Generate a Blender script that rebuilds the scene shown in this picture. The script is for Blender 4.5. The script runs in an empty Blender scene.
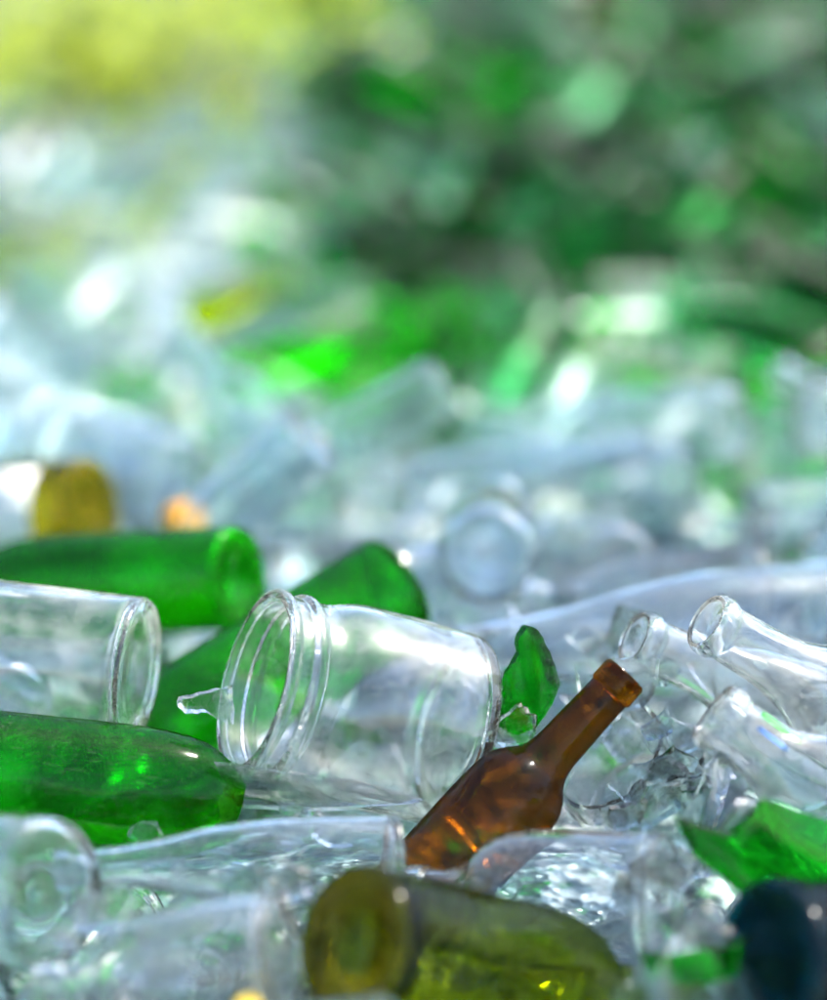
import bpy, bmesh, math, random
import numpy as np
from mathutils import Vector, Matrix
random.seed(7)
RND = random.Random(11)
SC = bpy.context.scene
COL = SC.collection
R_ = math.radians

# ------------------------------------------------------------------ camera
PITCH = R_(13.6)
FWD = Vector((0, math.cos(PITCH), -math.sin(PITCH)))
UP = Vector((0, math.sin(PITCH), math.cos(PITCH)))
RIGHT = Vector((1, 0, 0))
CAM = Vector((0, -1.908, 0.70))
K = 0.35e-3                         # tangent of one photo pixel
cd = bpy.data.cameras.new('camera')
cam = bpy.data.objects.new('camera', cd)
COL.objects.link(cam)
cam.location = CAM
cam.rotation_euler = (math.pi / 2 - PITCH, 0, 0)
cd.sensor_fit = 'HORIZONTAL'
cd.sensor_width = 36
cd.lens = 36 / (827 * K)
cd.clip_start = 0.05
cd.clip_end = 3000
cd.dof.use_dof = True
cd.dof.focus_distance = 1.98
cd.dof.aperture_fstop = 1.85
cd.dof.aperture_blades = 0
SC.camera = cam

# ------------------------------------------------------------------ sky, sun, exposure
SUN = Vector((0.50, 0.30, 0.81)).normalized()
world = bpy.data.worlds.new('World')
SC.world = world
world.use_nodes = True
wn = world.node_tree
bg = wn.nodes['Background']
sky = wn.nodes.new('ShaderNodeTexSky')
sky.sky_type = 'NISHITA'
sky.sun_disc = False
sky.sun_elevation = math.asin(SUN.z)
sky.sun_rotation = math.atan2(SUN.x, SUN.y)
wn.links.new(sky.outputs[0], bg.inputs[0])
bg.inputs[1].default_value = 0.105
sl = bpy.data.lights.new('sun', 'SUN')
sl.energy = 5.0
sl.angle = R_(0.53)
sl.color = (1.0, 0.95, 0.86)
sun = bpy.data.objects.new('sun', sl)
COL.objects.link(sun)
sun.rotation_euler = SUN.to_track_quat('Z', 'Y').to_euler()
vs = SC.view_settings
vs.view_transform = 'Standard'
vs.look = 'None'
vs.exposure = 1.8
vs.gamma = 1.0
SC.render.engine = 'CYCLES'
cy = SC.cycles
cy.use_denoising = True
cy.max_bounces = 13
cy.transmission_bounces = 13
cy.use_adaptive_sampling = True
cy.adaptive_threshold = 0.08
cy.adaptive_min_samples = 24
cy.transparent_max_bounces = 18
cy.glossy_bounces = 5
cy.diffuse_bounces = 2
cy.sample_clamp_direct = 5.0
cy.sample_clamp_indirect = 4.0
cy.caustics_reflective = True
cy.caustics_refractive = True
cy.blur_glossy = 0.5


def at(px, py, d):
    """photo pixel + distance along the view axis -> a point of the place"""
    return CAM + d * (FWD + (px - 413.5) * K * RIGHT - (py - 500) * K * UP)


def project(p):
    v = Vector(p) - CAM
    d = v.dot(FWD)
    return v.dot(RIGHT) / d / K + 413.5, 500 - v.dot(UP) / d / K, d


# ------------------------------------------------------------------ materials
def new_mat(name):
    m = bpy.data.materials.new(name)
    m.use_nodes = True
    nt = m.node_tree
    nt.nodes.clear()
    out = nt.nodes.new('ShaderNodeOutputMaterial')
    return m, nt, out


def N(nt, typ, **kw):
    n = nt.nodes.new('ShaderNode' + typ)
    for k, v in kw.items():
        if k in n.inputs.keys() if isinstance(k, str) else False:
            n.inputs[k].default_value = v
        else:
            setattr(n, k, v)
    return n


def glass_mat(name, tint, thick=True, dust=0.12, dust_col=(0.78, 0.8, 0.76), specks=0.25, bump=0.2, rough=0.0, thin_share=0.0, ior=1.5, gloss=0.38, refl=0.42, sheen=(0.02, 0.4), edge=2.6):
    """thick: walls with two real faces, refracting.  thin: one-face wall, light goes straight through"""
    m, nt, out = new_mat(name)
    L = nt.links
    tc = N(nt, 'TexCoord')
    oi = N(nt, 'ObjectInfo')
    addv = N(nt, 'VectorMath', operation='ADD')
    L.new(tc.outputs['Object'], addv.inputs[0])
    sc = N(nt, 'VectorMath', operation='SCALE')
    comb = N(nt, 'CombineXYZ')
    for i in range(3):
        L.new(oi.outputs['Random'], comb.inputs[i])
    L.new(comb.outputs[0], sc.inputs[0])
    sc.inputs['Scale'].default_value = 3.7
    L.new(sc.outputs[0], addv.inputs[1])
    P = addv.outputs[0]
    # mould waviness and fine scratches
    n1 = N(nt, 'TexNoise')
    n1.inputs['Scale'].default_value = 17
    n1.inputs['Detail'].default_value = 1
    L.new(P, n1.inputs['Vector'])
    bp = N(nt, 'Bump')
    bp.inputs['Strength'].default_value = bump
    bp.inputs['Distance'].default_value = 0.02
    L.new(n1.outputs['Fac'], bp.inputs['Height'])
    # dust film: soft patches + specks + scratches
    n2 = N(nt, 'TexNoise')
    n2.inputs['Scale'].default_value = 22
    n2.inputs['Detail'].default_value = 4
    n2.inputs['Roughness'].default_value = 0.65
    L.new(P, n2.inputs['Vector'])
    r2 = N(nt, 'MapRange')
    r2.inputs['From Min'].default_value = 0.50
    r2.inputs['From Max'].default_value = 0.74
    r2.inputs['To Max'].default_value = dust
    L.new(n2.outputs['Fac'], r2.inputs['Value'])
    n3 = N(nt, 'TexNoise')
    n3.inputs['Scale'].default_value = 620
    n3.inputs['Detail'].default_value = 1
    L.new(P, n3.inputs['Vector'])
    r3 = N(nt, 'MapRange')
    r3.inputs['From Min'].default_value = 0.64
    r3.inputs['From Max'].default_value = 0.72
    r3.inputs['To Max'].default_value = specks
    L.new(n3.outputs['Fac'], r3.inputs['Value'])
    mp = N(nt, 'Mapping')
    mp.inputs['Scale'].default_value = (1500, 90, 110)
    mp.inputs['Rotation'].default_value = (0.5, 0.9, 0.4)
    L.new(P, mp.inputs['Vector'])
    n4 = N(nt, 'TexNoise')
    n4.inputs['Scale'].default_value = 1.0
    n4.inputs['Detail'].default_value = 0
    L.new(mp.outputs[0], n4.inputs['Vector'])
    r4 = N(nt, 'MapRange')
    r4.inputs['From Min'].default_value = 0.70
    r4.inputs['From Max'].default_value = 0.76
    r4.inputs['To Max'].default_value = specks * 0.55
    L.new(n4.outputs['Fac'], r4.inputs['Value'])
    a1 = N(nt, 'Math', operation='MAXIMUM')
    L.new(r2.outputs[0], a1.inputs[0]); L.new(r3.outputs[0], a1.inputs[1])
    a2 = N(nt, 'Math', operation='MAXIMUM')
    L.new(a1.outputs[0], a2.inputs[0]); L.new(r4.outputs[0], a2.inputs[1])
    dif = N(nt, 'BsdfDiffuse')
    dif.inputs['Color'].default_value = (*dust_col, 1)
    trl = N(nt, 'BsdfTranslucent')
    trl.inputs['Color'].default_value = (*dust_col, 1)
    dmix = N(nt, 'MixShader')
    dmix.inputs[0].default_value = 0.5
    L.new(dif.outputs[0], dmix.inputs[1]); L.new(trl.outputs[0], dmix.inputs[2])
    # thin wall
    tr = N(nt, 'BsdfTransparent')
    tr.inputs['Color'].default_value = (*tint, 1)
    lw = N(nt, 'LayerWeight')
    lw.inputs['Blend'].default_value = 0.35
    mc = N(nt, 'MixRGB')
    mc.inputs[1].default_value = (*tint, 1)
    mc.inputs[2].default_value = (*[c ** edge for c in tint], 1)
    L.new(lw.outputs['Facing'], mc.inputs[0])
    L.new(mc.outputs[0], tr.inputs['Color'])
    gl = N(nt, 'BsdfGlossy')
    gl.inputs['Roughness'].default_value = gloss
    L.new(bp.outputs[0], gl.inputs['Normal'])
    fr = N(nt, 'Fresnel')
    fr.inputs['IOR'].default_value = 1.55
    L.new(bp.outputs[0], fr.inputs['Normal'])
    thin = N(nt, 'MixShader')
    frh = N(nt, 'Math', operation='MULTIPLY')
    frh.inputs[1].default_value = refl
    L.new(fr.outputs[0], frh.inputs[0])
    L.new(frh.outputs[0], thin.inputs[0])
    L.new(tr.outputs[0], thin.inputs[1]); L.new(gl.outputs[0], thin.inputs[2])
    body = thin.outputs[0]
    if thick:
        g = N(nt, 'BsdfGlass')
        g.inputs['Color'].default_value = (*tint, 1)
        g.inputs['IOR'].default_value = ior
        g.inputs['Roughness'].default_value = rough
        L.new(bp.outputs[0], g.inputs['Normal'])
        if thin_share > 0:
            mx = N(nt, 'MixShader')
            mx.inputs[0].default_value = thin_share
            L.new(g.outputs[0], mx.inputs[1]); L.new(body, mx.inputs[2])
            body = mx.outputs[0]
        else:
            body = g.outputs[0]
    sh = N(nt, 'BsdfGlossy')
    sh.inputs['Roughness'].default_value = sheen[1]
    L.new(bp.outputs[0], sh.inputs['Normal'])
    shm = N(nt, 'MixShader')
    shm.inputs[0].default_value = sheen[0]
    L.new(body, shm.inputs[1]); L.new(sh.outputs[0], shm.inputs[2])
    body = shm.outputs[0]
    fin = N(nt, 'MixShader')
    L.new(a2.outputs[0], fin.inputs[0])
    L.new(body, fin.inputs[1]); L.new(dmix.outputs[0], fin.inputs[2])
    L.new(fin.outputs[0], out.inputs['Surface'])
    return m


CLEARS = ('clear', 'blueclear', 'aqua', 'grimy')
TINT = {
    'indigo': (0.22, 0.26, 0.46), 'brownolive': (0.80, 0.74, 0.22), 'grimy': (0.98, 0.988, 0.992), 'seagreen': (0.55, 0.84, 0.66),
    'clear': (0.98, 0.988, 0.992), 'blueclear': (0.935, 0.968, 0.992), 'aqua': (0.90, 0.965, 0.945),
    'green': (0.37, 0.92, 0.12), 'darkgreen': (0.32, 0.72, 0.40), 'emerald': (0.10, 0.86, 0.13),
    'amber': (0.77, 0.55, 0.18), 'olive': (0.80, 0.85, 0.20), 'yellow': (0.90, 0.84, 0.16), 'navy': (0.24, 0.54, 0.60),
}
_m = {}


def G(col, mode=True):
    """True: solid glass that refracts; 'wall': thin bottle wall; 'sheet': one face of a shard; False: far bottle wall"""
    k = (col, mode)
    if k not in _m:
        t = TINT[col]
        clearish = col in CLEARS
        if mode in ('wall', False):          # one face stands for both faces of the wall
            t = tuple(c * c if not clearish else c for c in t)
        nm = col + {True: '_solid_glass', 'wall': '_wall_glass', 'sheet': '_sheet_glass', False: '_far_glass'}[mode]
        sp = 0.30 if clearish else (0.03 if col == 'amber' else 0.13)
        if mode is True:
            if not clearish:                 # solid pieces are thick: deeper colour
                t = tuple(c ** 2.1 for c in t)
            gr = col == 'grimy'
            _m[k] = glass_mat(nm, t, True, bump=0.13, dust=0.24 if gr else (0.03 if clearish else 0.004), specks=0.2 if gr else sp, sheen=(0.022, 0.25) if clearish else (0.012, 0.14))
        elif mode is False:
            _m[k] = glass_mat(nm, t, False, bump=0.12, dust=0.02 if clearish else 0.004, specks=sp * 0.4, refl=0.12, gloss=0.45, sheen=(0.006, 0.4))
        elif mode == 'sheet':
            _m[k] = glass_mat(nm, t, True, bump=0.10 if clearish else 0.3, dust=0.02 if clearish else 0.0, specks=sp * 0.4, thin_share=0.65, ior=1.12, gloss=0.04, refl=1.0, edge=4.0, sheen=(0.01, 0.16))
        else:
            _m[k] = glass_mat(nm, t, True, bump=0.16, dust=0.012 if clearish else 0.0, specks=sp * 0.5, thin_share=0.72, ior=1.07, gloss=0.035, refl=0.9 if clearish else 0.4, edge=4.5,
                              sheen=(0.012, 0.22) if clearish else (0.006, 0.12))
    return _m[k]


def plain_mat(name, col, rough=0.6, noise=0.25, scale=60, trans=0.0):
    m, nt, out = new_mat(name)
    L = nt.links
    b = N(nt, 'BsdfPrincipled')
    tc = N(nt, 'TexCoord')
    n = N(nt, 'TexNoise')
    n.inputs['Scale'].default_value = scale
    n.inputs['Detail'].default_value = 5
    L.new(tc.outputs['Object'], n.inputs['Vector'])
    mc = N(nt, 'MixRGB')
    mc.inputs[1].default_value = (*[c * (1 - noise) for c in col], 1)
    mc.inputs[2].default_value = (*[min(1, c * (1 + noise)) for c in col], 1)
    L.new(n.outputs['Fac'], mc.inputs[0])
    L.new(mc.outputs[0], b.inputs['Base Color'])
    b.inputs['Roughness'].default_value = rough
    bp = N(nt, 'Bump')
    bp.inputs['Strength'].default_value = 0.3
    bp.inputs['Distance'].default_value = 0.003
    L.new(n.outputs['Fac'], bp.inputs['Height'])
    L.new(bp.outputs[0], b.inputs['Normal'])
    s = b.outputs[0]
    if trans:
        t = N(nt, 'BsdfTranslucent')
        L.new(mc.outputs[0], t.inputs['Color'])
        mx = N(nt, 'MixShader')
        mx.inputs[0].default_value = trans
        L.new(s, mx.inputs[1]); L.new(t.outputs[0], mx.inputs[2])
        s = mx.outputs[0]
    L.new(s, out.inputs['Surface'])
    return m


# ------------------------------------------------------------------ objects
def mesh_obj(name, me, mat, parent=None):
    o = bpy.data.objects.new(name, me)
    COL.objects.link(o)
    if mat and not me.materials:
        me.materials.append(mat)
    if parent:
        o.parent = parent
    return o


def tag(o, label, cat, group=None):
    o['label'] = label
    o['category'] = cat
    if group:
        o['group'] = group
    return o


def build_mesh(name, verts, faces, normals=None, smooth=True):
    me = bpy.data.meshes.new(name)
    me.from_pydata(verts, [], faces)
    me.update()
    if smooth:
        me.polygons.foreach_set('use_smooth', [True] * len(me.polygons))
    if normals is not None:
        me.normals_split_custom_set_from_vertices(normals)
    return me


def fillet(pts, seg=4):
    """corner list (z, r, f) -> polyline with rounded corners"""
    out = []
    n = len(pts)
    for i, (z, r, f) in enumerate(pts):
        if i == 0 or i == n - 1 or f <= 0:
            out.append((z, r)); continue
        p = Vector((z, r)); a = Vector(pts[i - 1][:2]); b = Vector(pts[i + 1][:2])
        da, db = a - p, b - p
        fa = min(f, da.length * 0.48); fb = min(f, db.length * 0.48)
        A = p + da.normalized() * fa
        B = p + db.normalized() * fb
        for k in range(seg + 1):
            t = k / seg
            q = A * (1 - t) ** 2 + p * 2 * t * (1 - t) + B * t * t
            out.append((q.x, q.y))
    res = [out[0]]
    for q in out[1:]:
        if math.hypot(q[0] - res[-1][0], q[1] - res[-1][1]) > 1e-5:
            res.append(q)
    return res


def profile(kind, L, R, w=0.0032):
    """outer and inner outline of a bottle or jar, base at z = 0; and the z where neck and lip begin"""
    punt = 0.30 * R if kind in ('wine', 'amber', 'olive') else 0.14 * R
    base = [(punt, 0.0, 0), (punt * 0.9, 0.25 * R, 0.2 * R), (0.0015, 0.72 * R, 0.12 * R), (0.0, 0.86 * R, 0.05 * R)]
    heel = [(0.0, R, 0.16 * R)]
    if kind == 'jar':
        rm = 0.90 * R
        nh = 0.020 + 0.30 * R
        zs = L - nh
        bodyc = [(zs - 0.30 * R, R, 0.2 * R), (zs, rm, 0.10 * R)]
        th = []
        for k in range(1):
            z = zs + nh * 0.30
            h = nh * 0.085
            th += [(z, rm, 0.001), (z + h, rm + 0.0034, 0.002), (z + 2.4 * h, rm + 0.0034, 0.002), (z + 3.4 * h, rm, 0.001)]
        top = th + [(L - 0.0075, rm, 0.002), (L - 0.006, rm + 0.003, 0.002), (L - 0.001, rm + 0.003, 0.002), (L, rm, 0.002)]
        zn, zl = zs, L - 0.0078
        ri = rm - w * 1.2
        inner = [(L, ri + 0.0012, 0), (L - 0.0015, ri, 0.001), (L - 0.006, ri, 0.002), (zs, ri, 0.10 * R), (zs - 0.30 * R, R - w, 0.2 * R)]
    else:
        if kind == 'wine':
            rn, z1, z2 = 0.37 * R, 0.63 * L, 0.735 * L
            sh = [(z1, R, 0.05), (z2, rn * 1.10, 0.05)]
        elif kind == 'amber':
            rn, z1, z2 = 0.42 * R, 0.535 * L, 0.652 * L
            sh = [(z1, R, 0.03), (z1 + 0.5 * (z2 - z1), 0.84 * R, 0.016), (z2, rn * 1.12, 0.014)]
        elif kind == 'sloped':
            rn, z1, z2 = 0.40 * R, 0.46 * L, 0.78 * L
            sh = [(z1, R, 0.06), (z2, rn * 1.12, 0.06)]
        elif kind == 'stubby':
            rn, z1, z2 = 0.50 * R, 0.62 * L, 0.80 * L
            sh = [(z1, R, 0.04), (z2, rn, 0.03)]
        else:                                   # longneck
            rn, z1, z2 = 0.44 * R, 0.52 * L, 0.70 * L
            sh = [(z1, R, 0.045), (z2, rn * 1.08, 0.05)]
        bodyc = sh
        lz = L - (0.020 if kind in ('wine', 'amber') else 0.026)
        top = [(lz - 0.001, rn, 0.002), (lz + 0.001, rn + 0.0028, 0.0015), (L - 0.009, rn + 0.0028, 0.002),
               (L - 0.007, rn + 0.0012, 0.001), (L - 0.005, rn + 0.0012, 0.001), (L - 0.003, rn + 0.0022, 0.0015), (L, rn + 0.0008, 0.0012)]
        if kind in ('longneck', 'sloped', 'stubby'):
            lz = L - 0.016
            top = [(lz, rn, 0.003), (lz + 0.004, rn + 0.0030, 0.003), (L - 0.004, rn + 0.0030, 0.003), (L, rn + 0.0004, 0.002)]
        if kind == 'amber':
            lz = L - 0.017
            top = [(lz, rn, 0.001), (lz + 0.001, rn + 0.0018, 0.001), (L - 0.0015, rn + 0.0016, 0.001), (L, rn + 0.0004, 0.001)]
        zn, zl = z2, lz - 0.0012
        ri = rn - w
        inner = [(L, ri + 0.001, 0), (L - 0.0015, ri, 0.001), (L - 0.005, ri, 0.001), (z2, ri * 1.04, 0.04)] + [(z, max(r - w, ri), f) for z, r, f in reversed(sh[:-1])]
    outer = base + heel + bodyc + top
    inner += [(0.0065, R - w, 0.14 * R), (0.0055, 0.70 * R, 0.1 * R), (punt * 0.9 + 0.0045, 0.22 * R, 0.2 * R), (punt + 0.005, 0.0, 0)]
    return fillet(outer), fillet(inner), zn, zl


def densify(p, step):
    out = [p[0]]
    for a, b in zip(p, p[1:]):
        n = max(1, int(math.hypot(b[0] - a[0], b[1] - a[1]) / step))
        for k in range(1, n + 1):
            out.append((a[0] + (b[0] - a[0]) * k / n, a[1] + (b[1] - a[1]) * k / n))
    return out


def lathe_parts(kind, L, R, thick=True, seg=48, cut=None, seed=0, wob=0.006, w=0.0032, solid=False):
    """dict part name -> mesh.  cut: (z, jag) breaks the bottle off there"""
    rr = random.Random(seed)
    outer, inner, zn, zl = profile(kind, L, R, w)
    jag = None
    if cut:
        zc, amp = cut
        def clip_(p):
            q = []
            for a, b in zip(p, p[1:]):
                if a[0] <= zc:
                    q.append(a)
                    if b[0] > zc:
                        t = (zc - a[0]) / (b[0] - a[0]); q.append((zc, a[1] + t * (b[1] - a[1])))
                elif b[0] <= zc:
                    t = (zc - a[0]) / (b[0] - a[0]); q.append((zc, a[1] + t * (b[1] - a[1])))
            if p[-1][0] <= zc: q.append(p[-1])
            return q
        outer, inner = clip_(outer), clip_(inner)
        ctrl = [rr.uniform(-1, 1) for _ in range(11)]
        jag = []
        for j in range(seg):
            u = j / seg * 11
            i0 = int(u) % 11
            jag.append(1 + amp * (ctrl[i0] + (ctrl[(i0 + 1) % 11] - ctrl[i0]) * (u - int(u)) + 0.04 * rr.uniform(-1, 1)))
    st = 0.02 if thick else 0.05
    loops = [densify(outer, st)]
    if thick:
        loops.append(densify(inner, st))
    ph = [rr.uniform(0, 6.28) for _ in range(4)]
    groups = {}
    for li, pr in enumerate(loops):
        n = len(pr)
        nr = []
        for i in range(n):
            a = pr[max(0, i - 1)]; b = pr[min(n - 1, i + 1)]
            t = Vector((b[0] - a[0], b[1] - a[1]))
            if pr[i][1] < 1e-6:
                nv = Vector((-1, 0)) if li == 0 else Vector((1, 0))
            else:
                t.normalize(); nv = Vector((-t.y, t.x))
            nr.append(nv)
        def part_of(i):
            z = 0.5 * (pr[i][0] + pr[i + 1][0]); r = 0.5 * (pr[i][1] + pr[i + 1][1])
            if z > zl: return 'rim' if kind == 'jar' else 'lip'
            if z > zn: return 'neck'
            if (li == 0 and i < 1e9 and z < 0.16 * R and r < 0.995 * R) or (li == 1 and z < 0.012 + 0.3 * R and r < 0.90 * R): return 'base'
            return 'body'
        i = 0
        while i < n - 1:
            p = part_of(i); j = i
            while j < n - 1 and part_of(j) == p: j += 1
            if li == 0 or solid or p in ('lip', 'rim', 'base') or (kind == 'jar' and p == 'neck'):
                groups.setdefault(p, []).append((li, list(range(i, j + 1)), pr, nr))
            i = j
    def vert(pr, nr, i, j):
        z, r = pr[i]
        a = 2 * math.pi * j / seg
        rr_ = r * (1 + wob * math.sin(2 * a + ph[0]) + wob * 0.6 * math.sin(3 * a + z * 40 + ph[1]) + wob * 0.7 * math.sin(z * 55 + ph[2]))
        zz = z
        if jag and z > 0.02:
            zz = 0.02 + (z - 0.02) * jag[j]
        c, s = math.cos(a), math.sin(a)
        nz, nq = nr[i]
        return (rr_ * c, rr_ * s, zz), (nq * c, nq * s, nz)
    out = {}
    for p, runs in groups.items():
        V, F, NN = [], [], []
        for li, idx, pr, nr in runs:
            b = len(V)
            for i in idx:
                for j in range(seg):
                    v, nn = vert(pr, nr, i, j)
                    V.append(v); NN.append(nn)
            for a in range(len(idx) - 1):
                for j in range(seg):
                    j2 = (j + 1) % seg
                    q = (b + a * seg + j, b + a * seg + j2, b + (a + 1) * seg + j2, b + (a + 1) * seg + j)
                    F.append(q)
        out[p] = build_mesh(p, V, F, NN)
    if cut and thick:
        po, no = loops[0], len(loops[0]) - 1
        V, F = [], []
        dm = [Vector((0, 0))] * max(len(loops[0]), len(loops[1]))
        for j in range(seg):
            V.append(vert(loops[0], dm, no, j)[0])
        for j in range(seg):
            V.append(vert(loops[1], dm, 0, j)[0])
        for j in range(seg):
            j2 = (j + 1) % seg
            F.append((j, j2, seg + j2, seg + j))
        out['broken_edge'] = build_mesh('broken_edge', V, F, None, False)
    return out


def fit_matrix(p0, p1, roll=0.0):
    z = (p1 - p0).normalized()
    x = z.cross(Vector((0.31, 0.2, 0.93)))
    if x.length < 0.05: x = z.cross(Vector((1, 0, 0)))
    x.normalize()
    y = z.cross(x)
    m = Matrix((x, y, z)).transposed().to_4x4() @ Matrix.Rotation(roll, 4, 'Z')
    m.translation = p0
    return m


CAPS = []          # (p0, p1, radius) of everything placed: keeps the fill out of the way
PROT = []          # (px, py, depth, half-width) that must stay in view


def part_mat(col, thick, p, kind):
    if not thick:
        return G(col, False)
    if p in ('lip', 'rim', 'base', 'broken_edge') or (kind == 'jar' and p == 'neck'):
        return G(col, True)
    return G(col, 'wall')


def hero(name, kind, p0, p1, rpx, col, label, cat='bottle', thick=True, cut=None, group=None, roll=0.0, prot=True, seg=56, mats=None, seed=0, w=0.0032):
    """p0 base, p1 mouth as (px, py, depth); rpx the body radius in pixels at the base"""
    a, b = at(*p0), at(*p1)
    L = (b - a).length
    R = rpx * K * p0[2]
    e = bpy.data.objects.new(name, None)
    e.empty_display_size = 0.02
    COL.objects.link(e)
    e.matrix_world = fit_matrix(a, b, roll)
    tag(e, label, cat, group)
    Lf = L if not cut else L / cut[2]
    parts = lathe_parts(kind, Lf, R, thick, seg, wob=0.0015 if kind == 'jar' else 0.004, cut=(L, cut[1]) if cut else None, seed=seed, w=w, solid=thick and col in CLEARS)
    for p, me in parts.items():
        mesh_obj(p, me, (mats or {}).get(p) or (G(col, True) if thick and col in CLEARS else part_mat(col, thick, p, kind)), e)
    CAPS.append((np.array(a), np.array(b), R))
    if prot:
        for k in range(9):
            t = k / 8
            q = a.lerp(b, t)
            px, py, d = project(q)
            rad = R if (t < 0.6 or kind == 'jar') else R * 0.45
            PROT.append((px, py, d, rad / K / d * 0.8))
    return e


# ------------------------------------------------------------------ the setting
def heap_z(x, y):
    """surface of the heap's core: a trough in front, a slope behind"""
    s = min(1, max(0, (y - 0.75) / 4.75))
    lf = min(1, max(0, (-0.15 - x) / 0.8))
    z = -0.13 + 0.10 * min(1, max(0, (y + 0.2) / 0.9)) + 0.27 * s ** 1.35 * (0.95 + 0.06 * math.sin(x * 1.9 + 0.6)) * (1 - 0.75 * lf * lf * (3 - 2 * lf))
    if y > 6.0:
        z += 0.55 * (min(y, 9.0) - 6.0) - 0.5 * max(0, y - 9.0)  # steep rise out of view, shaped to block the bright horizon sky
    sd = max(0, abs(x) - 1.5)
    z += 0.75 * min(sd, 1.6) * min(1, max(0, (y + 1.6) / 1.5)) - 0.5 * max(0, sd - 1.6)  # unseen side mounds, raised to keep horizon sky out of the reflections
    z += 0.018 * math.sin(x * 9 + y * 5) + 0.02 * math.sin(y * 11 - x * 6)
    e = max(0, -(y + 0.9))
    return max(z - e * 0.45, -0.6)


def ground_material():
    """crushed glass: pale clear pieces in front; behind, green and dark ones with gap shade in their colour"""
    m, nt, out = new_mat('crushed_glass')
    L = nt.links
    tc = N(nt, 'TexCoord')
    v = N(nt, 'TexVoronoi')
    v.inputs['Scale'].default_value = 95
    L.new(tc.outputs['Object'], v.inputs['Vector'])
    sep = N(nt, 'SeparateColor')
    L.new(v.outputs['Color'], sep.inputs[0])
    def ramp(cols):
        cr = N(nt, 'ValToRGB')
        cr.color_ramp.interpolation = 'CONSTANT'
        e = cr.color_ramp.elements
        e[0].color = (*cols[0], 1)
        e[1].position = 1 / len(cols); e[1].color = (*cols[1], 1)
        for i, c in enumerate(cols[2:], 2):
            e.new(i / len(cols)).color = (*c, 1)
        L.new(sep.outputs[0], cr.inputs[0])
        return cr
    r1 = ramp([(0.30, 0.33, 0.34), (0.04, 0.06, 0.07), (0.14, 0.18, 0.20), (0.40, 0.42, 0.42), (0.03, 0.05, 0.06), (0.10, 0.14, 0.17), (0.34, 0.37, 0.37), (0.05, 0.14, 0.07)])
    r2 = ramp([(0.05, 0.10, 0.08), (0.02, 0.035, 0.04), (0.14, 0.17, 0.18), (0.03, 0.16, 0.05), (0.05, 0.07, 0.08), (0.24, 0.27, 0.28)])  # darker set for the back: shade of the gaps put into the colour
    sx = N(nt, 'SeparateXYZ')
    L.new(tc.outputs['Object'], sx.inputs[0])
    mr = N(nt, 'MapRange')
    mr.inputs['From Min'].default_value = 0.15; mr.inputs['From Max'].default_value = 0.9
    L.new(sx.outputs['Y'], mr.inputs['Value'])
    mx = N(nt, 'MixRGB')
    L.new(mr.outputs[0], mx.inputs[0]); L.new(r1.outputs[0], mx.inputs[1]); L.new(r2.outputs[0], mx.inputs[2])
    b = N(nt, 'BsdfPrincipled')
    b.inputs['Roughness'].default_value = 0.25
    L.new(mx.outputs[0], b.inputs['Base Color'])
    bp = N(nt, 'Bump')
    bp.inputs['Strength'].default_value = 0.8
    bp.inputs['Distance'].default_value = 0.01
    L.new(v.outputs['Distance'], bp.inputs['Height'])
    L.new(bp.outputs[0], b.inputs['Normal'])
    L.new(b.outputs[0], out.inputs['Surface'])
    return m


def build_setting():
    GM = ground_material()
    nx, ny = 130, 180
    V, F = [], []
    for j in range(ny + 1):
        y = -3.0 + 14.0 * j / ny
        for i in range(nx + 1):
            x = -5.5 + 11.0 * i / nx
            V.append((x, y, heap_z(x, y)))
    for j in range(ny):
        for i in range(nx):
            a = j * (nx + 1) + i
            F.append((a, a + 1, a + nx + 2, a + nx + 1))
    o = mesh_obj('heap', build_mesh('heap', V, F), GM)
    o['kind'] = 'structure'
    bm = bmesh.new()
    bmesh.ops.create_grid(bm, x_segments=8, y_segments=8, size=1500)
    me = bpy.data.meshes.new('ground')
    bm.to_mesh(me); bm.free()
    g = mesh_obj('ground', me, plain_mat('dry_soil', (0.22, 0.20, 0.15), 0.9, 0.3, 3))
    g.location.z = -0.42
    g['kind'] = 'structure'


build_setting()

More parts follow.
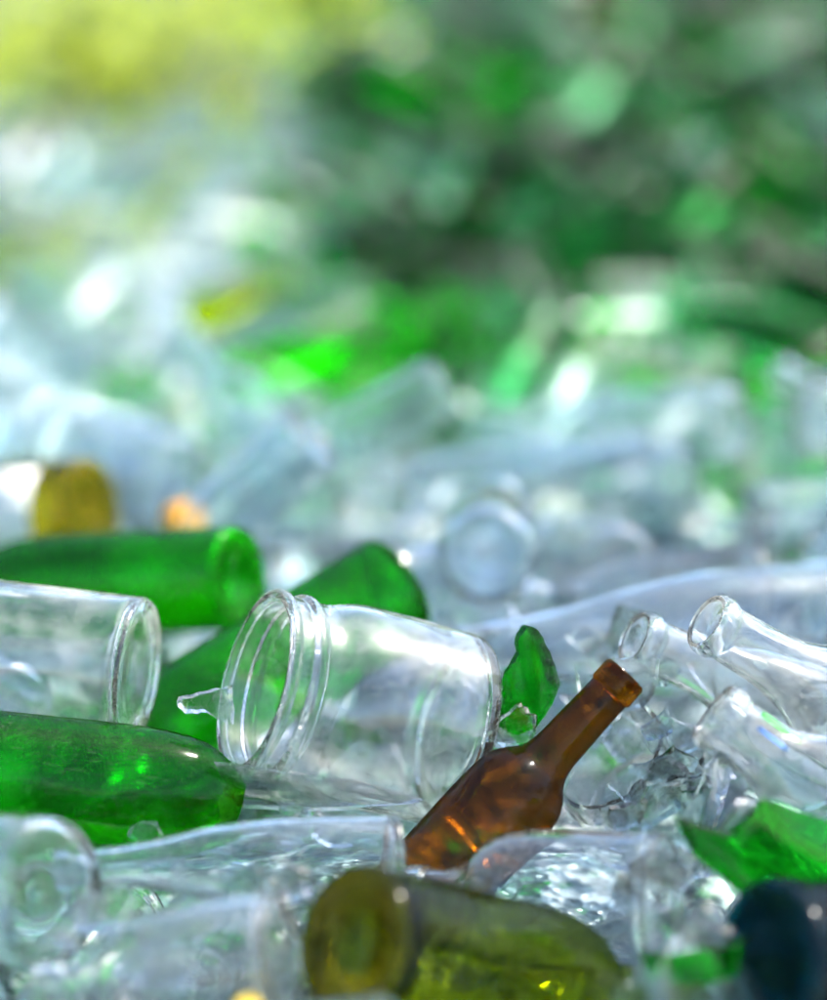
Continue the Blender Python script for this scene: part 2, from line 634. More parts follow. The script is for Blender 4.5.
# ------------------------------------------------------------------ shards
def shard(name, outline, d0, tilt, curve, col, label, thick=0.0035, cat='glass shard', group=None, edge=None, prot=False, sub=4):
    """outline in photo pixels; tilt = depth change per pixel (x, y) in metres; curve = bend radius in metres, axis angle"""
    n = len(outline)
    cx = sum(p[0] for p in outline) / n; cy_ = sum(p[1] for p in outline) / n
    c = at(cx, cy_, d0)
    rad, ang = curve
    ca, sa = math.cos(ang), math.sin(ang)
    s = K * d0
    def place(u, v):             # u, v metres right / up in the shard's own plane
        q = u * ca + v * sa
        bend = rad - math.sqrt(max(rad * rad - min(q * q, rad * rad * 0.98), 0)) if rad else 0
        return Vector((u, v, 0)) + Vector((0, 0, -bend))
    bm = bmesh.new()
    vs_ = [bm.verts.new(((px - cx) * s, -(py - cy_) * s, 0)) for px, py in outline]
    f = bm.faces.new(vs_)
    bmesh.ops.triangulate(bm, faces=[f])
    bmesh.ops.subdivide_edges(bm, edges=bm.edges[:], cuts=sub, use_grid_fill=True)
    bmesh.ops.triangulate(bm, faces=[f for f in bm.faces if len(f.verts) > 4])
    rr = random.Random(int(cx * 7 + cy_))
    for v in bm.verts:
        edge_v = v.is_boundary
        if edge_v:
            v.co.x += rr.uniform(-1, 1) * 0.0009; v.co.y += rr.uniform(-1, 1) * 0.0009
        v.co = place(v.co.x, v.co.y)
    bm.normal_update()
    if sum(f.normal.z for f in bm.faces) < 0:
        bmesh.ops.reverse_faces(bm, faces=bm.faces[:])
    bm.normal_update()
    top = list(bm.verts)
    V = [v.co.copy() for v in top]
    Nn = [v.normal.copy() for v in top]
    F = [[v.index for v in f.verts] for f in bm.faces]
    bm.verts.index_update()
    F = [[v.index for v in f.verts] for f in bm.faces]
    nb = len(V)
    V2 = V + [a - b * thick for a, b in zip(V, Nn)]
    bd = [(e.verts[0].index, e.verts[1].index) for e in bm.edges if e.is_boundary]
    # orient boundary edges by their face
    bdo = []
    for e in bm.edges:
        if e.is_boundary:
            f = e.link_faces[0]
            vs2 = [v.index for v in f.verts]
            a, b = e.verts[0].index, e.verts[1].index
            i = vs2.index(a)
            if vs2[(i + 1) % len(vs2)] != b: a, b = b, a
            bdo.append((a, b))
    bm.free()
    me = build_mesh('face', [tuple(v) for v in V2], F + [[i + nb for i in reversed(f)] for f in F], [tuple(v) for v in Nn] + [tuple(-v) for v in Nn])
    me2 = build_mesh('broken_edge', [tuple(v) for v in V2], [(b, a, a + nb, b + nb) for a, b in bdo], None, False)
    e = bpy.data.objects.new(name, None)
    e.empty_display_size = 0.02
    COL.objects.link(e)
    # frame: x right, y up, z to the camera, then leaned by tilt
    X = (RIGHT + FWD * (tilt[0])).normalized()
    Y = (UP - FWD * (tilt[1]))
    Z = X.cross(Y).normalized(); Y = Z.cross(X)
    M = Matrix((X, Y, Z)).transposed().to_4x4(); M.translation = c
    e.matrix_world = M
    tag(e, label, cat, group)
    mesh_obj('face', me, G(col, 'sheet'), e)
    mesh_obj('broken_edge', me2, edge or G(col), e)
    if prot:
        PROT.append((cx, cy_, d0, 0.45 * max(abs(p[0] - cx) for p in outline)))
    return e


# ------------------------------------------------------------------ the bottles in view
# in focus
hero('beer_bottle', 'amber', (392, 928, 1.955), (626, 674, 1.975), 52, 'amber',
     'brown amber glass bottle leaning with its open neck pointing up right', roll=0.4)
hero('glass_jar', 'jar', (458, 731, 2.045), (254, 681, 1.985), 99, 'grimy',
     'large clear glass jar lying with its ribbed mouth facing left', 'jar', w=0.0042)
hero('glass_jar', 'jar', (140, 672, 2.04), (-120, 640, 2.08), 75, 'grimy',
     'clear glass jar cut by the left edge, its flat bottom facing right', 'jar', w=0.004)
hero('glass_bottle', 'wine', (-62, 768, 1.94), (226, 797, 1.985), 64, 'green',
     'bright green bottle with broken end at lower left, under the clear jar', cut=(0, 0.06, 0.71))
hero('wine_bottle', 'wine', (396, 588, 2.27), (0, 838, 2.10), 56, 'green',
     'long green bottle lying diagonally behind the large clear jar, base up right')
hero('wine_bottle', 'wine', (240, 578, 2.30), (-110, 590, 2.47), 52, 'green',
     'dark green bottle behind the left jar with its round base facing right')
yb = hero('glass_bottle', 'stubby', (92, 512, 2.60), (-150, 522, 2.72), 54, 'yellow',
     'yellow olive bottle with a white paper label at the left edge')
hero('glass_bottle', 'longneck', (487, 556, 2.36), (500, 500, 2.60), 50, 'blueclear',
     'clear bottle pointing its round ringed base straight at the viewer')
hero('wine_bottle', 'sloped', (905, 618, 2.30), (418, 655, 2.20), 64, 'blueclear',
     'long clear bottle lying across the right side behind the amber neck')
hero('glass_bottle', 'longneck', (905, 760, 2.12), (634, 637, 2.03), 58, 'grimy',
     'clear bottle neck just right of the amber bottle mouth, left of two alike')
hero('glass_bottle', 'longneck', (975, 785, 2.06), (706, 621, 1.97), 62, 'grimy',
     'clear bottle neck at the right, upper and longer of the two alike')
cb = hero('glass_bottle', 'longneck', (935, 880, 1.90), (712, 712, 1.89), 72, 'grimy',
     'clear bottle at the right edge with its mouth above the green shard')
hero('glass_bottle', 'stubby', (648, 812, 2.08), (604, 752, 2.02), 62, 'clear',
     'broken clear bottle bottom with jagged rim right of the amber bottle', cut=(0, 0.13, 0.3))
# foreground
ob = hero('wine_bottle', 'wine', (350, 941, 1.70), (680, 1008, 1.90), 78, 'olive',
     'blurred olive green bottle in front with its round base facing left', mats={'base': G('brownolive')})
hero('glass_jar', 'jar', (50, 895, 1.78), (-95, 880, 1.86), 78, 'blueclear',
     'blurred clear jar in the lower left corner with a rounded bottom', 'jar')
hero('wine_bottle', 'sloped', (400, 858, 1.86), (50, 868, 1.83), 44, 'blueclear',
     'clear bottle lying across in front of the green broken bottle')
hero('glass_bottle', 'wine', (665, 905, 1.85), (400, 893, 1.92), 72, 'blueclear',
     'clear bottle with rounded shoulder between amber bottle and olive bottle')
hero('glass_bottle', 'stubby', (764, 970, 1.73), (1000, 985, 1.81), 93, 'navy',
     'dark blue bottle in the lower right corner below the green shard')
hero('glass_bottle', 'wine', (285, 958, 1.70), (40, 990, 1.74), 66, 'clear',
     'blurred clear bottle at the bottom edge left of the olive bottle')
hero('glass_bottle', 'stubby', (715, 1000, 1.70), (600, 1075, 1.78), 70, 'aqua',
     'blurred pale clear bottle at the bottom edge between olive and dark blue bottles')

# the paper label on the yellow bottle: a sleeve over a third of the body
def paper_label(parent, R, z0, z1, a0, a1, mat):
    V, F = [], []
    n = 16
    for i in range(n + 1):
        a = a0 + (a1 - a0) * i / n
        for z in (z0, z1):
            for r in (R * 1.012, R * 1.012 + 0.0006):
                V.append((r * math.cos(a), r * math.sin(a), z + 0.002 * math.sin(i * 2.1)))
    for i in range(n):
        b = i * 4
        for q in ((0, 1), (1, 3), (3, 2), (2, 0)):
            F.append((b + q[0], b + q[1], b + 4 + q[1], b + 4 + q[0]))
    return mesh_obj('paper_label', build_mesh('paper_label', V, F), mat, parent)


paper = plain_mat('white_paper', (0.78, 0.77, 0.72), 0.8, 0.15, 90)
lm = yb.matrix_world.inverted() @ CAM
la = math.atan2(lm.y, lm.x)
paper_label(yb, 54 * K * 2.60, 0.036, 0.095, la - 0.75, la + 0.95, paper)

Rc = 72 * K * 1.90
Lc = (at(935, 880, 1.90) - at(712, 712, 1.89)).length
lc = cb.matrix_world.inverted() @ CAM
ac = math.atan2(lc.y, lc.x)
sgn = 1 if (cb.matrix_world @ Vector((math.cos(ac + 1), math.sin(ac + 1), 0))).z > (cb.matrix_world @ Vector((math.cos(ac - 1), math.sin(ac - 1), 0))).z else -1
pl = paper_label(cb, 0.47 * Rc, 0.70 * Lc, 0.86 * Lc, ac + sgn * 0.85, ac + sgn * 1.10, plain_mat('green_print', (0.03, 0.42, 0.05), 0.6))
pl['label'] = 'green strip of torn label'
pl = paper_label(cb, 0.47 * Rc, 0.73 * Lc, 0.85 * Lc, ac + sgn * 0.38, ac + sgn * 0.52, plain_mat('blue_print', (0.10, 0.25, 0.62), 0.6))
pl['label'] = 'blue strip of torn label'


def ring(parent, R, z0, z1, mat):
    pr = fillet([(z0, R * 0.99, 0), (z0, R * 1.012, 0.001), (z1, R * 1.012, 0.001), (z1, R * 0.99, 0)])
    V, F = [], []
    for z, r in pr:
        for j in range(48):
            a = 2 * math.pi * j / 48
            V.append((r * math.cos(a), r * math.sin(a), z))
    for i in range(len(pr) - 1):
        for j in range(48):
            F.append((i * 48 + j, i * 48 + (j + 1) % 48, (i + 1) * 48 + (j + 1) % 48, (i + 1) * 48 + j))
    o = mesh_obj('heel_ring', build_mesh('heel_ring', V, F), mat, parent)
    o['label'] = 'dark blue ring of thick glass round the base'


ring(ob, 78 * K * 1.70, 0.005, 0.017, G('indigo', 'wall'))


def bottle_cap(p, R, col, label, tilt):
    e = bpy.data.objects.new('bottle_cap', None)
    COL.objects.link(e)
    e.location = p
    e.rotation_euler = tilt
    tag(e, label, 'bottle cap')
    mt = plain_mat(label.split()[1] + '_plastic', col, 0.45, 0.1)
    H = R * 1.1
    V, F = [], []
    n = 72
    pr = fillet([(0, 1.0, 0), (H * 0.2, 1.0, 0.001), (H * 0.9, 0.97, 0.002), (H, 0.9, 0.002), (H, 0.0, 0)])
    for k, (z, r) in enumerate(pr):
        for j in range(n):
            a = 2 * math.pi * j / n
            q = R * r * (1 - (0.035 if j % 2 and 0 < k < len(pr) - 3 else 0))
            V.append((q * math.cos(a), q * math.sin(a), z))
    for i in range(len(pr) - 1):
        for j in range(n):
            F.append((i * n + j, i * n + (j + 1) % n, (i + 1) * n + (j + 1) % n, (i + 1) * n + j))
    mesh_obj('shell', build_mesh('shell', V, F, None, False), mt, e)
    V, F = [], []
    for z in (0.0, -H * 0.22):
        for r in (R * 0.9, R * 1.02):
            for j in range(36):
                V.append((r * math.cos(j * math.pi / 18), r * math.sin(j * math.pi / 18), z - 0.0006))
    for j in range(36):
        k = (j + 1) % 36
        F += [(j, k, 36 + k, 36 + j), (72 + j, 72 + k, 108 + k, 108 + j), (36 + j, 36 + k, 108 + k, 108 + j), (j, k, 72 + k, 72 + j)]
    mesh_obj('tamper_band', build_mesh('tamper_band', V, F, None, False), mt, e)


bottle_cap(at(181, 520, 2.60), 0.017, (0.85, 0.38, 0.02), 'small orange plastic cap behind the dark green bottle', (1.2, 0.3, 0.4))
bottle_cap(at(250, 1014, 1.64), 0.008, (0.60, 0.42, 0.02), 'small yellow plastic cap at the bottom edge', (0.5, -0.3, 0.2))
shard('glass_shard', [(640, 962), (690, 948), (745, 950), (742, 985), (690, 990), (650, 984)], 1.70, (0.1, 0.6), (0.05, 0.3), 'emerald',
      'blurred bright green shard at the bottom left of the dark blue bottle', edge=G('darkgreen'))

shard('glass_shard', [(523, 625), (535, 628), (550, 649), (568, 692), (560, 703), (542, 728), (522, 741), (503, 739), (493, 722), (505, 704), (502, 681), (506, 670), (518, 652), (514, 639)], 1.995, (0.2, 0.3), (0.03, 0.3),
      'emerald', 'small bright green curved shard standing up behind the amber neck', thick=0.007, edge=G('darkgreen'), prot=True)
shard('glass_shard', [(676, 825), (730, 838), (764, 797), (800, 815), (845, 835), (845, 900), (745, 912), (692, 868)], 1.78, (-0.1, 0.35), (0.055, 0.8),
      'emerald', 'bright green pointed shard at the right above the dark blue bottle', thick=0.005, edge=G('darkgreen'), prot=True)
shard('glass_shard', [(214, 752), (300, 768), (372, 786), (428, 806), (330, 822), (246, 826), (226, 800)], 1.97, (0.15, 0.9), (0.07, 1.3), 'clear',
      'large clear curved shard below the jar, right of the broken green bottle')
shard('glass_shard', [(176, 704), (200, 692), (236, 690), (236, 728), (206, 714), (186, 716)], 1.97, (0.3, 0.4), (0.03, 0.6), 'clear',
      'thin clear hooked shard against the left of the large jar mouth', thick=0.005)
shard('glass_shard', [(622, 832), (640, 808), (676, 790), (712, 792), (700, 836), (660, 850)], 1.97, (0.1, 0.5), (0.08, 0.5), 'aqua',
      'pale green rounded shard with dark edge left of the pointed green shard', edge=G('seagreen'))
shard('glass_shard', [(682, 834), (706, 768), (726, 752), (742, 770), (716, 836)], 1.94, (0.5, 0.1), (0.03, 0.2), 'clear',
      'narrow upright clear shard below the lowest clear bottle neck', thick=0.006)
shard('glass_shard', [(478, 748), (496, 722), (520, 706), (540, 722), (532, 748), (500, 756)], 1.99, (0.2, 0.5), (0.025, 0.9), 'clear',
      'small clear curled shard between the large jar and amber neck', thick=0.005)
shard('glass_shard', [(560, 806), (572, 768), (606, 760), (628, 790), (612, 826), (578, 836)], 2.03, (-0.3, 0.4), (0.045, 1.9), 'clear',
      'clear curved shard leaning against the right side of the amber body')
shard('glass_shard', [(640, 742), (668, 716), (700, 726), (704, 756), (668, 772)], 2.0, (0.2, 0.7), (0.05, 2.4), 'blueclear',
      'clear bluish shard under the left of the two clear necks')
shard('glass_shard', [(560, 700), (600, 690), (640, 706), (640, 736), (590, 742)], 2.1, (0.1, 0.7), (0.06, 0.1), 'clear',
      'clear flat shard behind the amber neck, below the long clear bottle')
shard('glass_shard', [(744, 800), (770, 756), (800, 760), (827, 806), (800, 820)], 1.90, (-0.1, 0.5), (0.05, 1.1), 'aqua',
      'pale shard between the pointed green shard and the lowest clear neck')

# ------------------------------------------------------------------ the rest of the pile
DIMS = {'wine': (0.30, 0.0370), 'longneck': (0.235, 0.0310), 'sloped': (0.27, 0.0345), 'stubby': (0.19, 0.0340), 'jar': (0.15, 0.0430)}
PROTO = {}


def proto(kind, col, thick, var):
    solid = thick == 'solid'
    k = (kind, col, thick, var)
    if k not in PROTO:
        L, R = DIMS[kind]
        f = (1.0, 0.9, 1.08)[var]
        k2 = (kind, thick, var)
        PROTO[k] = {p: me for p, me in lathe_parts(kind, L * f, R * f, thick, 40 if thick else 22, None, var + 5, solid=solid).items()}
        for p, me in PROTO[k].items():
            me.materials.append(G(col, True) if solid and col in CLEARS else part_mat(col, thick, p, kind))
    return PROTO[k]


CA = np.zeros((4000, 3)); CB = np.zeros((4000, 3)); CR = np.zeros(4000); CN = 0


def add_cap(a, b, r):
    global CN
    CA[CN], CB[CN], CR[CN] = a, b, r
    CN += 1


for _c in CAPS:
    add_cap(*_c)


def cap_dist(P, r):
    """clearance of capsule points P (n,3) with radius r to everything placed"""
    mid = P.mean(0)
    near = np.linalg.norm((CA[:CN] + CB[:CN]) / 2 - mid, axis=1) < 0.42
    if not near.any():
        return 1.0
    A, B, rr = CA[:CN][near], CB[:CN][near], CR[:CN][near]
    d = B - A
    t = ((P[:, None, :] - A[None]) * d[None]).sum(-1) / (d * d).sum(-1)[None]
    t = np.clip(t, 0, 1)
    q = A[None] + t[..., None] * d[None]
    return (np.linalg.norm(P[:, None, :] - q, axis=-1) - rr[None]).min() - r


PR = np.array(PROT)


def hides(P, r):
    for p in P:
        px, py, d = project(p)
        rp = r / K / d
        if ((d < PR[:, 2] + 0.02) & ((px - PR[:, 0]) ** 2 + (py - PR[:, 1]) ** 2 < (rp + PR[:, 3] * 0.75) ** 2)).any():
            return True
    return False


def in_view(P, r):
    for p in P:
        px, py, d = project(p)
        m = r / K / d + 10
        if -m < px < 827 + m and -m < py < 1000 + m:
            return True
    return False


def put(name, kind, col, var, a, b, thick, label, cat, group, split=True):
    M = fit_matrix(Vector(a), Vector(b), RND.uniform(0, 6.28))
    e = bpy.data.objects.new(name, None)
    e.empty_display_size = 0.02
    COL.objects.link(e)
    e.matrix_world = M
    tag(e, label, cat, group)
    for p, me in proto(kind, col, thick, var).items():
        o = bpy.data.objects.new(p, me)
        COL.objects.link(o)
        o.parent = e
    return e


NAMES = {'wine': 'wine_bottle', 'longneck': 'glass_bottle', 'sloped': 'glass_bottle', 'stubby': 'glass_bottle', 'jar': 'glass_jar'}
WORD = {'seagreen': 'sea green', 'clear': 'clear', 'blueclear': 'bluish clear', 'aqua': 'pale aqua', 'green': 'green', 'darkgreen': 'dark green', 'emerald': 'bright green',
        'amber': 'brown', 'olive': 'olive', 'yellow': 'yellow olive', 'navy': 'dark blue'}
SHAPE = {'wine': 'wine bottle', 'longneck': 'long necked bottle', 'sloped': 'slope shouldered bottle', 'stubby': 'short bottle', 'jar': 'jar'}


def pick(weights):
    t = RND.uniform(0, sum(w for _, w in weights))
    for k, w in weights:
        t -= w
        if t <= 0:
            return k
    return weights[-1][0]


LAND = [(350, 700, 'the large clear jar'), (540, 770, 'the brown amber bottle'), (70, 665, 'the clear jar at the left edge'), (110, 775, 'the broken green bottle'),
        (270, 650, 'the long green bottle'), (150, 575, 'the dark green bottle'), (487, 550, 'the bottle base facing the viewer'), (535, 685, 'the small green shard'),
        (760, 850, 'the pointed green shard'), (450, 945, 'the olive bottle in front'), (790, 945, 'the dark blue bottle'), (45, 880, 'the jar in the lower left corner'),
        (690, 590, 'the long clear bottle'), (750, 660, 'the two clear necks'), (250, 850, 'the clear bottle lying across in front'), (560, 890, 'the clear round shouldered bottle')]


def beside(p):
    px, py, d = project(p)
    x, y, w = min(LAND, key=lambda q: (q[0] - px) ** 2 + (q[1] - py) ** 2)
    dx, dy = px - x, py - y
    if abs(dx) < 25 and abs(dy) < 25: return 'under ' + w
    if abs(dx) > abs(dy): return ('right of ' if dx > 0 else 'left of ') + w
    return ('below ' if dy > 0 else 'above ') + w


def spot(px, py):
    h = ('at the far left', 'left of centre', 'in the middle', 'right of centre', 'at the far right')[int(min(4, max(0, px / 827 * 5)))]
    v = ('at the top', 'high up', 'midway', 'low down')[int(min(3, max(0, py / 385 * 4)))]
    return h, v


def near_fill():
    n = 0
    for tries in range(2600):
        kind = pick([('wine', 3), ('longneck', 3), ('sloped', 2), ('stubby', 2), ('jar', 1)])
        L, R = DIMS[kind]
        x = RND.uniform(-0.42, 0.42); y = RND.uniform(-0.62, 0.42); 
        zt = 0.045 if y < 0.15 else 0.075
        z = RND.uniform(-0.11, zt) if y < 0.2 else RND.uniform(-0.06, zt)
        yaw = RND.uniform(0, 6.28); pit = RND.gauss(0, 0.22)
        d = np.array([math.cos(yaw) * math.cos(pit), math.sin(yaw) * math.cos(pit), math.sin(pit)])
        c = np.array([x, y, z])
        a, b = c - d * L / 2, c + d * L / 2
        P = np.array([a + (b - a) * t for t in np.linspace(0.12, 0.9, 6)])
        if not in_view(P, R) or cap_dist(P, R) < -0.009 or hides(P, R):
            continue
        col = pick([('clear', 5), ('blueclear', 4), ('aqua', 2), ('green', 0.9 if y > -0.1 and x < 0.1 else 0.0)])
        put(NAMES[kind], kind, col, RND.randrange(3), a, b, True,
            'half buried %s %s %s' % (WORD[col], SHAPE[kind], beside(c)), 'jar' if kind == 'jar' else 'bottle',
            'bottles half buried under the bottles in focus')
        add_cap(a, b, R)
        n += 1
    print('near', n)


def far_colour(px, py):
    if py > 385:
        return pick([('clear', 5), ('blueclear', 5), ('aqua', 2)])
    if px < 290:
        return pick([('clear', 5), ('blueclear', 4), ('aqua', 3), ('olive', 0.7), ('green', 0.3)])
    return pick([('seagreen', 4.0), ('darkgreen', 3.0), ('green', 1.0), ('emerald', 0.2), ('aqua', 1.6), ('clear', 1.0), ('blueclear', 1.0), ('amber', 0.15)])


MASS = {}


def far_fill():
    m = 0
    SEEN = []
    for tries in range(6500):
        y = 0.30 + 6.6 * RND.random() ** 1.1
        D = y + 1.95
        hw = 0.145 * D + 0.12
        wide = RND.random() < 0.22
        x = RND.uniform(-1.9, 1.9) if wide else RND.uniform(-hw, hw)
        kind = pick([('wine', 2), ('longneck', 3), ('sloped', 2), ('stubby', 4), ('jar', 2.5)] if y > 1.3 else [('wine', 4), ('longneck', 3), ('sloped', 3), ('stubby', 2), ('jar', 0.8)])
        L, R = DIMS[kind]
        yaw = RND.uniform(0, 6.28)
        dx, dy = math.cos(yaw) * L / 2, math.sin(yaw) * L / 2
        za, zb = heap_z(x - dx, y - dy), heap_z(x + dx, y + dy)
        tl = RND.gauss(0, 0.035)
        ok = None
        for k in range(8):
            lift = R * 0.35 + 0.016 * k
            a = np.array([x - dx, y - dy, za + lift - tl]); b = np.array([x + dx, y + dy, zb + lift + tl])
            P = np.array([a + (b - a) * t for t in np.linspace(0.1, 0.9, 6)])
            if cap_dist(P, R) > -0.010:
                ok = (a, b, P); break
        if not ok: continue
        a, b, P = ok
        if hides(P, R) or ((a + b) / 2)[1] > 3.7 and abs((a + b)[0] / 2 + 0.80) < 0.45: continue
        px, py, d = project((a + b) / 2)
        col = far_colour(px, py)
        add_cap(a, b, R)
        if in_view(P, R):
            SEEN.append((d, kind, col, a, b, px, py))
        else:
            MASS.setdefault((kind, col), []).append((a, b)); m += 1
    for k in range(420):                    # bottles on the unseen rises shaped to block horizon sky
        kind = pick([('wine', 4), ('longneck', 3), ('sloped', 3), ('stubby', 2)])
        L, R = DIMS[kind]
        if k % 2:
            x, y = RND.uniform(-2.6, 2.6), RND.uniform(6.9, 9.0)
        else:
            x, y = RND.choice((-1, 1)) * RND.uniform(1.6, 3.0), RND.uniform(-0.8, 6.9)
        yaw = RND.uniform(0, 6.28)
        dx, dy = math.cos(yaw) * L / 2, math.sin(yaw) * L / 2
        a = np.array([x - dx, y - dy, heap_z(x - dx, y - dy) + R * 0.6]); b = np.array([x + dx, y + dy, heap_z(x + dx, y + dy) + R * 0.6])
        P = np.array([a, (a + b) / 2, b])
        if not in_view(P, R):
            MASS.setdefault((kind, far_colour(500 if k % 2 else 100, 200)), []).append((a, b)); m += 1
    SEEN.sort(key=lambda q: q[0])
    for i, (d, kind, col, a, b, px, py) in enumerate(SEEN):
        if i >= 330:
            MASS.setdefault((kind, col), []).append((a, b)); continue
        h, v = spot(px, py)
        if py > 385:
            lab = '%s %s in the row behind, %s, %s' % (WORD[col], SHAPE[kind], h, 'nearest' if d < 2.55 else ('farther back' if d < 2.9 else 'farthest back')); grp = 'bottles in the row behind the focus'
        elif px < 290:
            lab = '%s %s on the pale slope, %s, %s' % (WORD[col], SHAPE[kind], h, v); grp = 'bottles on the pale left slope'
        else:
            lab = '%s %s on the green slope, %s, %s' % (WORD[col], SHAPE[kind], h, v); grp = 'bottles on the green back slope'
        put(NAMES[kind], kind, col, RND.randrange(3), a, b, 'solid' if d < 3.0 else False, lab, 'jar' if kind == 'jar' else 'bottle', grp)
    print('far', len(SEEN), 'mass', m)


near_fill()


def loose_shards():
    """clear pieces of broken bottles lying in the gaps in and before the focus"""
    seen = {}
    rr = random.Random(21)
    spots = [(590, 720, 2.05, 3), (650, 785, 1.99, 4), (645, 735, 2.0, 3), (690, 775, 1.97, 2), (605, 800, 1.98, 3), (755, 765, 1.97, 2), (690, 690, 2.06, 2), (600, 830, 1.93, 3), (700, 850, 1.88, 3), (300, 830, 1.93, 4), (180, 850, 1.9, 3), (470, 700, 2.12, 2), (460, 640, 2.2, 4),
             (600, 650, 2.16, 4), (200, 900, 1.78, 5), (280, 880, 1.80, 4), (110, 930, 1.7, 4), (690, 930, 1.74, 5), (640, 880, 1.82, 2), (780, 720, 2.05, 3), (790, 600, 2.3, 3), (150, 980, 1.62, 3), (560, 620, 2.25, 3)]
    for cx, cy_, d, n in spots:
        for k in range(n):
            x, y = cx + rr.gauss(0, 32), cy_ + rr.gauss(0, 14)
            m = rr.randint(4, 7)
            if 540 < cx < 720 and x < 606 and 740 < y < 850: x = 606 + (606 - x)
            sz = (rr.uniform(24, 44) if x > 540 and d > 1.9 else rr.uniform(14, 34)) * 2 / d
            a0 = rr.uniform(0, 6.28)
            asp = rr.uniform(0.45, 1.0)
            rot = rr.uniform(0, 3.14)
            out = []
            for i in range(m):
                a = a0 - 6.283 * i / m + rr.uniform(-0.3, 0.3)
                q = sz * rr.uniform(0.65, 1.25)
                u, v = q * math.cos(a), q * math.sin(a) * asp
                out.append((x + u * math.cos(rot) - v * math.sin(rot), y + u * math.sin(rot) + v * math.cos(rot)))
            col = rr.choice(['clear', 'clear', 'clear', 'blueclear', 'aqua', 'emerald' if rr.random() < 0.35 and x < 420 else 'clear'])
            size = 'tiny' if sz < 20 else ('small' if sz < 28 else 'broad')
            lab = '%s %s shard with %d corners %s' % (size, WORD[col], m, beside(at(x, y, d)))
            shard('glass_shard', out, d + rr.uniform(-0.02, 0.03), (rr.uniform(-0.7, 0.7), rr.uniform(0.1, 1.3)), (rr.uniform(0.026, 0.045), rr.uniform(0, 3.1)), col, lab,
                  thick=rr.uniform(0.003, 0.0055), group='loose shards in the gaps', sub=3)


loose_shards()
far_fill()


def mass_objects():
    """bottles outside the frame, and those past the count: one mass"""
    V, F, MI, mats = [], [], [], []
    for (kind, col), lst in MASS.items():
        mt = G(col, False)
        mi = len(mats); mats.append(mt)
        L, R = DIMS[kind]
        parts = lathe_parts(kind, L, R, False, 14, None, 3)
        for a, b in lst:
            M = fit_matrix(Vector(a), Vector(b), 0)
            for me in parts.values():
                o = len(V)
                V += [tuple(M @ v.co) for v in me.vertices]
                for p in me.polygons:
                    F.append([o + i for i in p.vertices]); MI.append(mi)
    me = build_mesh('far_bottles', V, F)
    for mt in mats: me.materials.append(mt)
    me.polygons.foreach_set('material_index', MI)
    o = mesh_obj('glass_bottles', me, None)
    o['kind'] = 'stuff'
    tag(o, 'mass of glass bottles covering the rest of the heap and its added unseen rises', 'bottles')


mass_objects()


def cullet():
    """small broken pieces filling the gaps"""
    rr = random.Random(5)
    cols = ['clear', 'blueclear', 'aqua', 'green', 'emerald']
    V, F, MI = [], [], []
    for k in range(9000):
        if k < 3500:
            x, y = rr.uniform(-0.5, 0.5), rr.uniform(-0.7, 0.9)
        else:
            x, y = rr.uniform(-2.2, 2.2), rr.uniform(0.3, 8.0)
        z = heap_z(x, y) + rr.uniform(0.0, 0.03)
        s = rr.uniform(0.008, 0.028) if k < 3500 else rr.uniform(0.012, 0.05)
        ax = Vector((rr.gauss(0, 1), rr.gauss(0, 1), rr.gauss(0, 1) + 0.6)).normalized()
        u = ax.orthogonal().normalized(); v = ax.cross(u)
        n = rr.randint(3, 5)
        ring = []
        a0 = rr.uniform(0, 6.28)
        for i in range(n):
            a = a0 + 6.28 * i / n + rr.uniform(-0.4, 0.4)
            q = s * rr.uniform(0.6, 1.3)
            ring.append(Vector((x, y, z)) + u * q * math.cos(a) + v * q * math.sin(a) - ax * 0.25 * s * math.cos(a) ** 2)
        o = len(V)
        V += [tuple(p) for p in ring] + [tuple(p - ax * 0.003) for p in ring]
        F.append(list(range(o, o + n))); F.append([o + n + i for i in reversed(range(n))])
        for i in range(n):
            j = (i + 1) % n
            F.append([o + i, o + n + i, o + n + j, o + j])
        px = project((x, y, z))[0]
        g = 0.3 if (px > 290 and y > 1.0) else 0.08
        c = rr.choice([3, 4]) if rr.random() < g else rr.choice([0, 0, 1, 1, 2])
        MI += [c] * (n + 2)
    me = build_mesh('cullet', V, F, None, False)
    for c in cols: me.materials.append(G(c, False))
    me.polygons.foreach_set('material_index', MI)
    o = mesh_obj('broken_glass', me, None)
    o['kind'] = 'stuff'
    tag(o, 'small broken glass pieces scattered over the heap', 'broken glass')


cullet()


FLARE_STANDIN = Vector((-0.80, 4.25, 0.0))  # where the leaf clump added for the lens glow stands


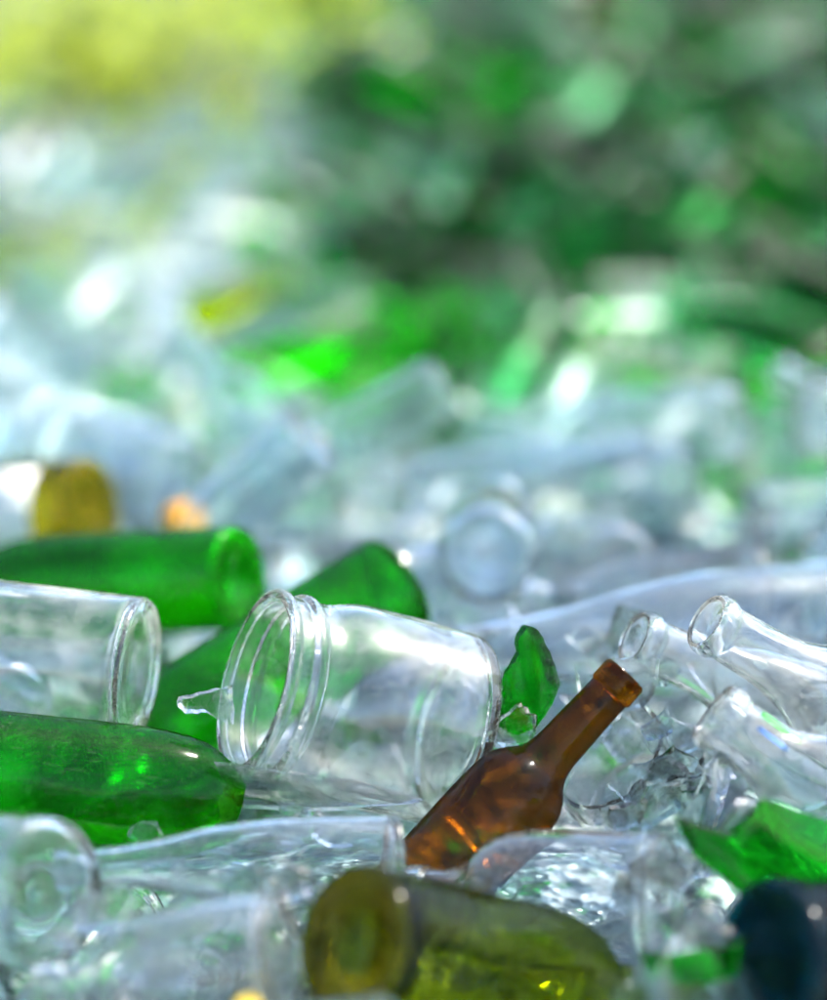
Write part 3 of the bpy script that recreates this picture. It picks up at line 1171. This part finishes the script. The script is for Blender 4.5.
def flare_standin():
    """leaf clump added to stand in for a yellow-green lens glow"""
    e = bpy.data.objects.new('flare_standin', None)
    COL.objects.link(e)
    e.location = FLARE_STANDIN
    tag(e, 'added yellow green leaves standing in for the glow at upper left', 'flare_standin')
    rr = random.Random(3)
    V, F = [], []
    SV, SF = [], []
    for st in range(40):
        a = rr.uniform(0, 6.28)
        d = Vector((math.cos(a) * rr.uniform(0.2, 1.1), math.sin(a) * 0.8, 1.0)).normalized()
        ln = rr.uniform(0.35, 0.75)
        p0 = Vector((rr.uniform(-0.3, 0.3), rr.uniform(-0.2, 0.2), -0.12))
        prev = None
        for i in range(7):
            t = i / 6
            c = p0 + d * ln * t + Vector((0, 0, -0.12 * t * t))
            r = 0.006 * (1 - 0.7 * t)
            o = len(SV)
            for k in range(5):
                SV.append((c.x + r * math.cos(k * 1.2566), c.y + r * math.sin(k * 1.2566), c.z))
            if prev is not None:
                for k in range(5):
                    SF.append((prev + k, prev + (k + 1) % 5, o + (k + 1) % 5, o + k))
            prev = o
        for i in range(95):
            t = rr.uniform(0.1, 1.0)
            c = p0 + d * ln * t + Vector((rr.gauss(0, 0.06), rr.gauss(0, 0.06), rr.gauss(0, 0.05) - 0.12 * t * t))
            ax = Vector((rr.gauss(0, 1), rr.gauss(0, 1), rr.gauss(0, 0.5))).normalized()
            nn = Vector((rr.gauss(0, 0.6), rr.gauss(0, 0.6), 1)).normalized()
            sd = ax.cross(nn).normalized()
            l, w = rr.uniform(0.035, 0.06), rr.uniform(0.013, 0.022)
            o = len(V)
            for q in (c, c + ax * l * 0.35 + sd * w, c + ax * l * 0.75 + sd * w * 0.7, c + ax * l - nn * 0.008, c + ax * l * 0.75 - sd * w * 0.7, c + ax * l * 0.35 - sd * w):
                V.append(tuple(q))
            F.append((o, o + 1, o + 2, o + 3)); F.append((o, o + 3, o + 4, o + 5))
    mesh_obj('standin_stem', build_mesh('standin_stem', SV, SF), plain_mat('standin_bark', (0.16, 0.11, 0.06)), e)
    mesh_obj('glow_foliage', build_mesh('glow_foliage', V, F, None, False), plain_mat('glow_leaf', (0.44, 0.52, 0.05), 0.6, 0.3, 8, trans=0.45), e)  # the yellow-green glow is put into the leaf colour


flare_standin()
